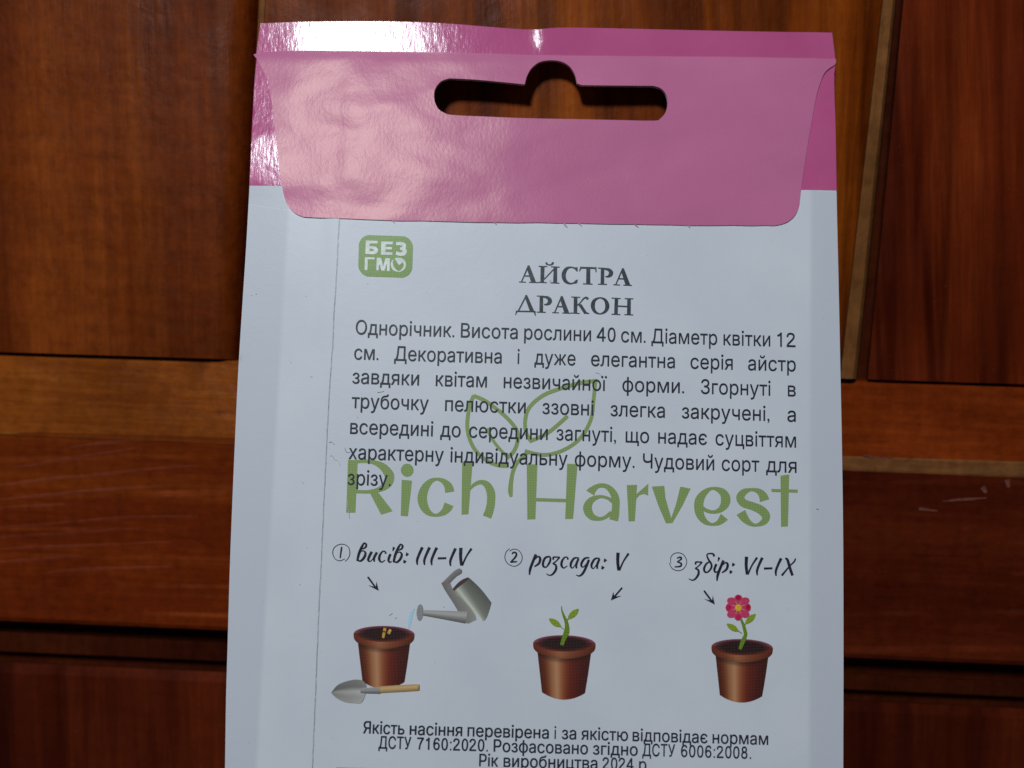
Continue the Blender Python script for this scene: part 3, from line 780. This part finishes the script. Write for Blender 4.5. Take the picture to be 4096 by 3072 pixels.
s2 += ribbon([(190,295,10),(260,262,11),(340,285,11),(392,370,12),(380,460,12),(320,520,12),(250,535,11),(160,490,12),(118,400,12),(140,305,11),(195,252,8)])
s2 += ribbon([(232,342,20),(255,314,26),(296,325,30),(296,372,30),(240,440,26),(210,468,22)]) + ribbon([(203,470,26),(312,462,22)])
printed('step_lettering', T(s2, *H3), M_SCR, pk, 1)
s3 = sh(g_z, -325, 78) + sh(g_i, -115, 160) + sh(g_idot, -125, 164) + sh(g_p, 395, 97) + sh(g_col, -110, 165) + sh(g_Vh, -548, 65) + sh(g_I, 110, 166) + sh(g_dash, -110, 162) + sh(g_I, 410, 176)
s3 += ribbon([(860,378,40),(842,338,28),(775,334,22),(745,358,24),(770,430,30),(815,500,32),(812,565,32),(755,630,24),(708,618,32),(702,560,36),(742,490,28),(800,462,16)])
s3 += ribbon([(1992,412,22),(2030,430,40),(2072,570,46),(2112,684,42)]) + ribbon([(2158,412,24),(2140,460,26),(2060,540,22),(1940,684,36)])
s3 += ribbon([(170,495,8),(165,405,11),(210,340,11),(290,320,12),(370,352,12),(420,440,12),(408,525,12),(350,590,12),(270,605,12),(190,570,12),(140,482,9)])
s3 += ribbon([(265,408,18),(320,390,26),(334,420,28),(265,468,14)]) + ribbon([(268,465,18),(332,490,28),(322,535,28),(228,546,18)])
printed('step_lettering', T(s3, *H4), M_SCR, pk, 1)
arr = ribbon([(655,715,30),(780,885,26)], rnd=True) + [[(822,928),(775,870),(788,782)], [(822,928),(650,838),(760,862)], [(760,862),(778,860),(822,928)]]
printed('arrow', T(arr, *H1), M_SCR, pk, 1); printed('arrow', T(sh(arr, 50, 220), *H4), M_SCR, pk, 1)
printed('arrow', T(ribbon([(1985,885,28),(1850,1042,26)], rnd=True) + [[(1810,1083),(1850,940),(1866,1022)], [(1810,1083),(1862,1022),(1985,1005)]], *H3), M_SCR, pk, 1)

# ---- printed flowerpots
body_c = grad([(0,(58,18,4)),(.12,(80,32,9)),(.24,(124,82,54)),(.36,(152,112,84)),(.48,(114,62,36)),(.62,(82,24,8)),(.85,(56,11,5)),(1,(48,11,5))])
rim_c = grad([(0,(80,28,14)),(.2,(100,46,22)),(.42,(138,88,60)),(.6,(112,60,36)),(.8,(92,40,20)),(1,(70,26,12))])
def pot(cx, cy, k, tilt):
    X = lambda x, y: (cx+(x-y*tilt*.6)*k, cy+(y+x*tilt)*k)
    p = patch('printed_flowerpot', [X(-107,38), X(-97,118), X(-87,198)], [X(107,38), X(97,118), X(85,198)],
          lambda s, t: tuple(c*(1 - .32*(1-smst(.06, .16, t))) for c in body_c(s)), M_PIC, pk, 0, 20, 6, lambda s, t: k*(24+4*t)*(1-(2*s-1)**2))
    label(p, 'printed terracotta pot')
    patch('rim', [X(-125,0), X(-122,24), X(-107,40)], [X(125,0), X(122,24), X(107,40)], lambda s, t: tuple(c*(1-.2*t) for c in rim_c(s)), M_PIC, p, 1, 20, 4,
          lambda s, t: k*(30*math.sqrt(max(0, 1-(2*s-1)**2))*(1-t)+t*22*(1-(2*s-1)**2)))
    # mouth with dark soil
    vs = []; cs = []; fs = []; R_, N_ = 6, 36
    for j in range(R_+1):
        for i in range(N_):
            a = 2*math.pi*i/N_; r = j/R_
            x, y = X(124*r*math.cos(a), 1+33*r*math.sin(a)); q = loc(x, y)
            vs.append((q.x, q.y, relief(q.x, q.y)+BACK_T+PRINT+.000045))
            b = (30, 8, 8); e = (118, 62, 82) if math.sin(a) < -.1 else (92, 36, 20)
            m = smst(.70, 1.0, r); cs.append(ink(*[u+(w_-u)*m for u, w_ in zip(b, e)]))
    for j in range(R_):
        for i in range(N_):
            q = (j*N_+i, j*N_+(i+1) % N_, (j+1)*N_+(i+1) % N_, (j+1)*N_+i)
            if j == 0: q = (q[0], q[2], q[3])
            fs.append(q if area([vs[t] for t in q]) > 0 else tuple(reversed(q)))
    link('soil', vs, fs, M_PIC, p, False, cs)
    return p
K1 = (1250, 2200, 2.37); KL = (1600, 2200, 2.4578); KM = (2650, 2200, 2.457)
pot1 = pot(1537, 2533, .975, .012); pot2 = pot(2257, 2571, 1.0, .02); pot3 = pot(2967, 2586, .985, .03)
M_SEED = mat_ink('printed_seed_ink', ink(146, 114, 56))
printed('seeds', T(ribbon([(690,735,26),(685,765,30)]) + ribbon([(682,775,28),(672,830,22)]) + ribbon([(742,748,26),(722,790,28)]), *K1), M_SEED, pot1, 3)
M_LF = mat_ink('printed_leaf_ink', ink(84, 108, 18), dots=1, light=ink(132, 148, 52), pitch=.0003)
M_SM = mat_ink('printed_stem_ink', ink(62, 96, 18), dots=1, light=ink(104, 126, 44), pitch=.0003)
def almond(a, b, w_): return ribbon([(a[0]+(b[0]-a[0])*t, a[1]+(b[1]-a[1])*t + bow, max(2, w_*math.sin(math.pi*min(1, t*.9+.05))**.8)) for t, bow in ((0,0),(.2,0),(.45,0),(.7,0),(1,0))])
printed('stem', T(ribbon([(1587,545,5),(1590,590,14),(1612,650,26),(1632,700,34),(1640,750,42),(1636,800,54),(1612,860,44),(1588,930,34)]) + ribbon([(1570,742,6),(1608,775,8)]) + ribbon([(1655,668,8),(1632,700,12)]), *KL), M_SM, pot2, 3)
printed('leaf', T(almond((1465,672),(1580,748),60), *KL), M_LF, pot2, 3.4); printed('leaf', T(almond((1650,672),(1752,576),58), *KL), M_LF, pot2, 3.4)
printed('stem', T(ribbon([(762,670,20),(785,720,28),(803,780,34),(810,830,36),(785,890,42),(755,970,30)]) + ribbon([(735,788,6),(775,815,8)]) + ribbon([(815,712,8),(800,740,10)]), *KM), M_SM, pot3, 3)
printed('leaf', T(almond((628,722),(742,794),56), *KM), M_LF, pot3, 3.4); printed('leaf', T(almond((810,718),(908,626),58), *KM), M_LF, pot3, 3.4)
M_PT = mat_ink('printed_petal_ink', ink(146, 26, 68), dots=1, light=ink(172, 72, 102), pitch=.00028)
M_PD = mat_ink('printed_dark_petal_ink', ink(134, 12, 54)); M_YL = mat_ink('printed_yellow_ink', ink(176, 142, 40)); M_PK = mat_ink('printed_pale_vein_ink', ink(200, 130, 130))
fl = [ell(1243,1193,140,140)]; dk = []; vn = []
for i in range(8):
    a = math.pi/4*i; r = 134 if i % 2 == 0 else 158
    fl.append(ell(1243+r*math.cos(a), 1193+r*math.sin(a), 70, 74 if i % 2 == 0 else 52, 14))
    if i % 2 == 0: dk.append(ell(1243+158*math.cos(a), 1193+158*math.sin(a), 40, 44, 12))
    b = a+.39; vn += ribbon([(1243+60*math.cos(b), 1193+60*math.sin(b), 7), (1243+112*math.cos(b), 1193+112*math.sin(b), 4)])
flw = printed('flower', T(fl, *H4), M_PT, pot3, 3.8); printed('petal_tips', T(dk, *H4), M_PD, pot3, 4.4); printed('petal_veins', T(vn, *H4), M_PK, pot3, 4.8); printed('flower_centre', T([ell(1243,1196,54,54,12)], *H4), M_YL, pot3, 5.2)

# ---- printed watering can
H2 = (1600, 2130)
def TT(pts, o): return [(o[0]+x/(o[2] if len(o) > 2 else 4), o[1]+y/(o[2] if len(o) > 2 else 4)) for x, y in pts]
can = patch('printed_watering_can', TT([(862,925),(1060,1140),(1262,1345)], H2), TT([(1112,722),(1300,905),(1465,1118)], H2),
      lambda s, t: tuple(c*(1+.12*(t-.5)) for c in grad([(0,(118,120,118)),(.1,(150,158,152)),(.2,(168,176,170)),(.32,(138,144,140)),(.55,(98,102,98)),(1,(72,76,74))])(s)), M_PIC, pk, 1, 16, 8, lambda s, t: (10*math.sin(math.pi*s)*t*4 - 4*math.sin(math.pi*s)*(1-t)))
patch('can_arm', TT([(660,800),(720,920),(880,1170),(1010,1400),(1090,1455)], H2), TT([(800,775),(862,925),(1060,1140),(1190,1290),(1228,1390)], H2), lambda s, t: (84+22*s+22*t, 84+22*s+24*t, 86+20*s+24*t), M_PIC, can, 0, 8, 4)
patch('spout', TT([(375,1238),(700,1245),(1080,1260)], H2), TT([(375,1325),(700,1385),(1050,1452)], H2), lambda s, t: grad([(0,(128,130,134)),(.35,(146,148,152)),(.7,(104,106,108)),(1,(72,74,74))])(s), M_PIC, can, 0.5, 8, 6)
printed('rose', T([ell(322,1275,54,134,24,.05)], *H2), mat_ink('printed_grey_ink', ink(92, 94, 102), dots=1, light=ink(138,140,146), pitch=.0003), can, 1.5)
printed('can_mouth', T(ribbon([(855,915,40),(940,830,58),(1020,768,56),(1100,722,24)]), *H2), mat_ink('printed_dark_ink', ink(60, 46, 50)), can, 2)
patch('can_handle', TT([(672,800),(850,628),(925,578),(965,572)], H2), TT([(806,800),(900,705),(985,650),(994,600)], H2), lambda s, t: (112-26*s, 112-28*s, 114-24*s), M_PIC, can, 1, 6, 4)
printed('water_spray', T(ribbon([(238,1205,10),(190,1280,44),(162,1380,66),(150,1460,40),(130,1545,6)]), *H2), mat_ink('printed_water_blue_ink', ink(120, 172, 206), dots=1, light=ink(162,180,196), pitch=.0003), pk, 0.7)
# ---- printed trowel
tr = patch('printed_trowel', TT([(182,1345),(240,1275),(320,1240),(410,1222),(480,1232),(512,1275)], K1), TT([(182,1350),(235,1400),(310,1434),(390,1444),(470,1436),(514,1330)], K1),
      lambda s, t: tuple(c*(.82+.28*t) for c in grad([(0,(108,108,110)),(.3,(98,98,102)),(.5,(150,152,154)),(.75,(128,130,132)),(1,(140,142,144))])(s)), M_PIC, pk, 4, 10, 4)
patch('ferrule', TT([(455,1305),(640,1290)], K1), TT([(460,1350),(645,1355)], K1), lambda s, t: grad([(0,(130,132,136)),(.5,(120,122,128)),(1,(74,74,80))])(s), M_PIC, tr, 5, 6, 3)
patch('handle', TT([(640,1286),(985,1264),(1002,1280)], K1), TT([(645,1348),(985,1328),(1002,1316)], K1), lambda s, t: grad([(0,(150,128,92)),(.4,(170,146,108)),(1,(120,92,56))])(s), M_PIC, tr, 5, 6, 3)

# ---- little smudges and lint on the paper
sm = []
for pts in ([(1322,1824,2),(1330,1822,3),(1340,1838,2),(1352,1842,2),(1362,1862,2)], [(1316,1770,3),(1326,1766,4),(1338,1778,3)], [(1380,1790,2),(1386,1806,5),(1402,1808,2)],
            [(2380,1490,2),(2396,1494,2),(2404,1504,2)], [(1003,1180,4),(1010,1182,4)], [(1024,1174,5),(1026,1178,5)], [(1208,1926,3),(1214,1932,4)], [(1224,2190,3),(1234,2192,4)], [(1196,2334,3),(1202,2340,4)],
            [(1280,1612,2),(1283,1618,3)], [(1556,2462,2),(1570,2450,3)], [(1580,2474,2),(1586,2466,3)], [(1774,2421,3),(1776,2428,4)], [(3262,2034,4),(3272,2036,6)], [(1390,1998,2),(1398,2066,3),(1400,2072,2)],
            [(1426,1662,2),(1432,1672,3)], [(1510,1570,2),(1536,1564,4)]):
    sm += ribbon(pts, 3)
o = printed('smudge', sm, mat_ink('graphite_smudge', ink(134, 139, 148)), pk, 3); o['kind'] = 'stuff'

bpy.data.objects.remove(_to)
SC.render.engine = 'CYCLES'
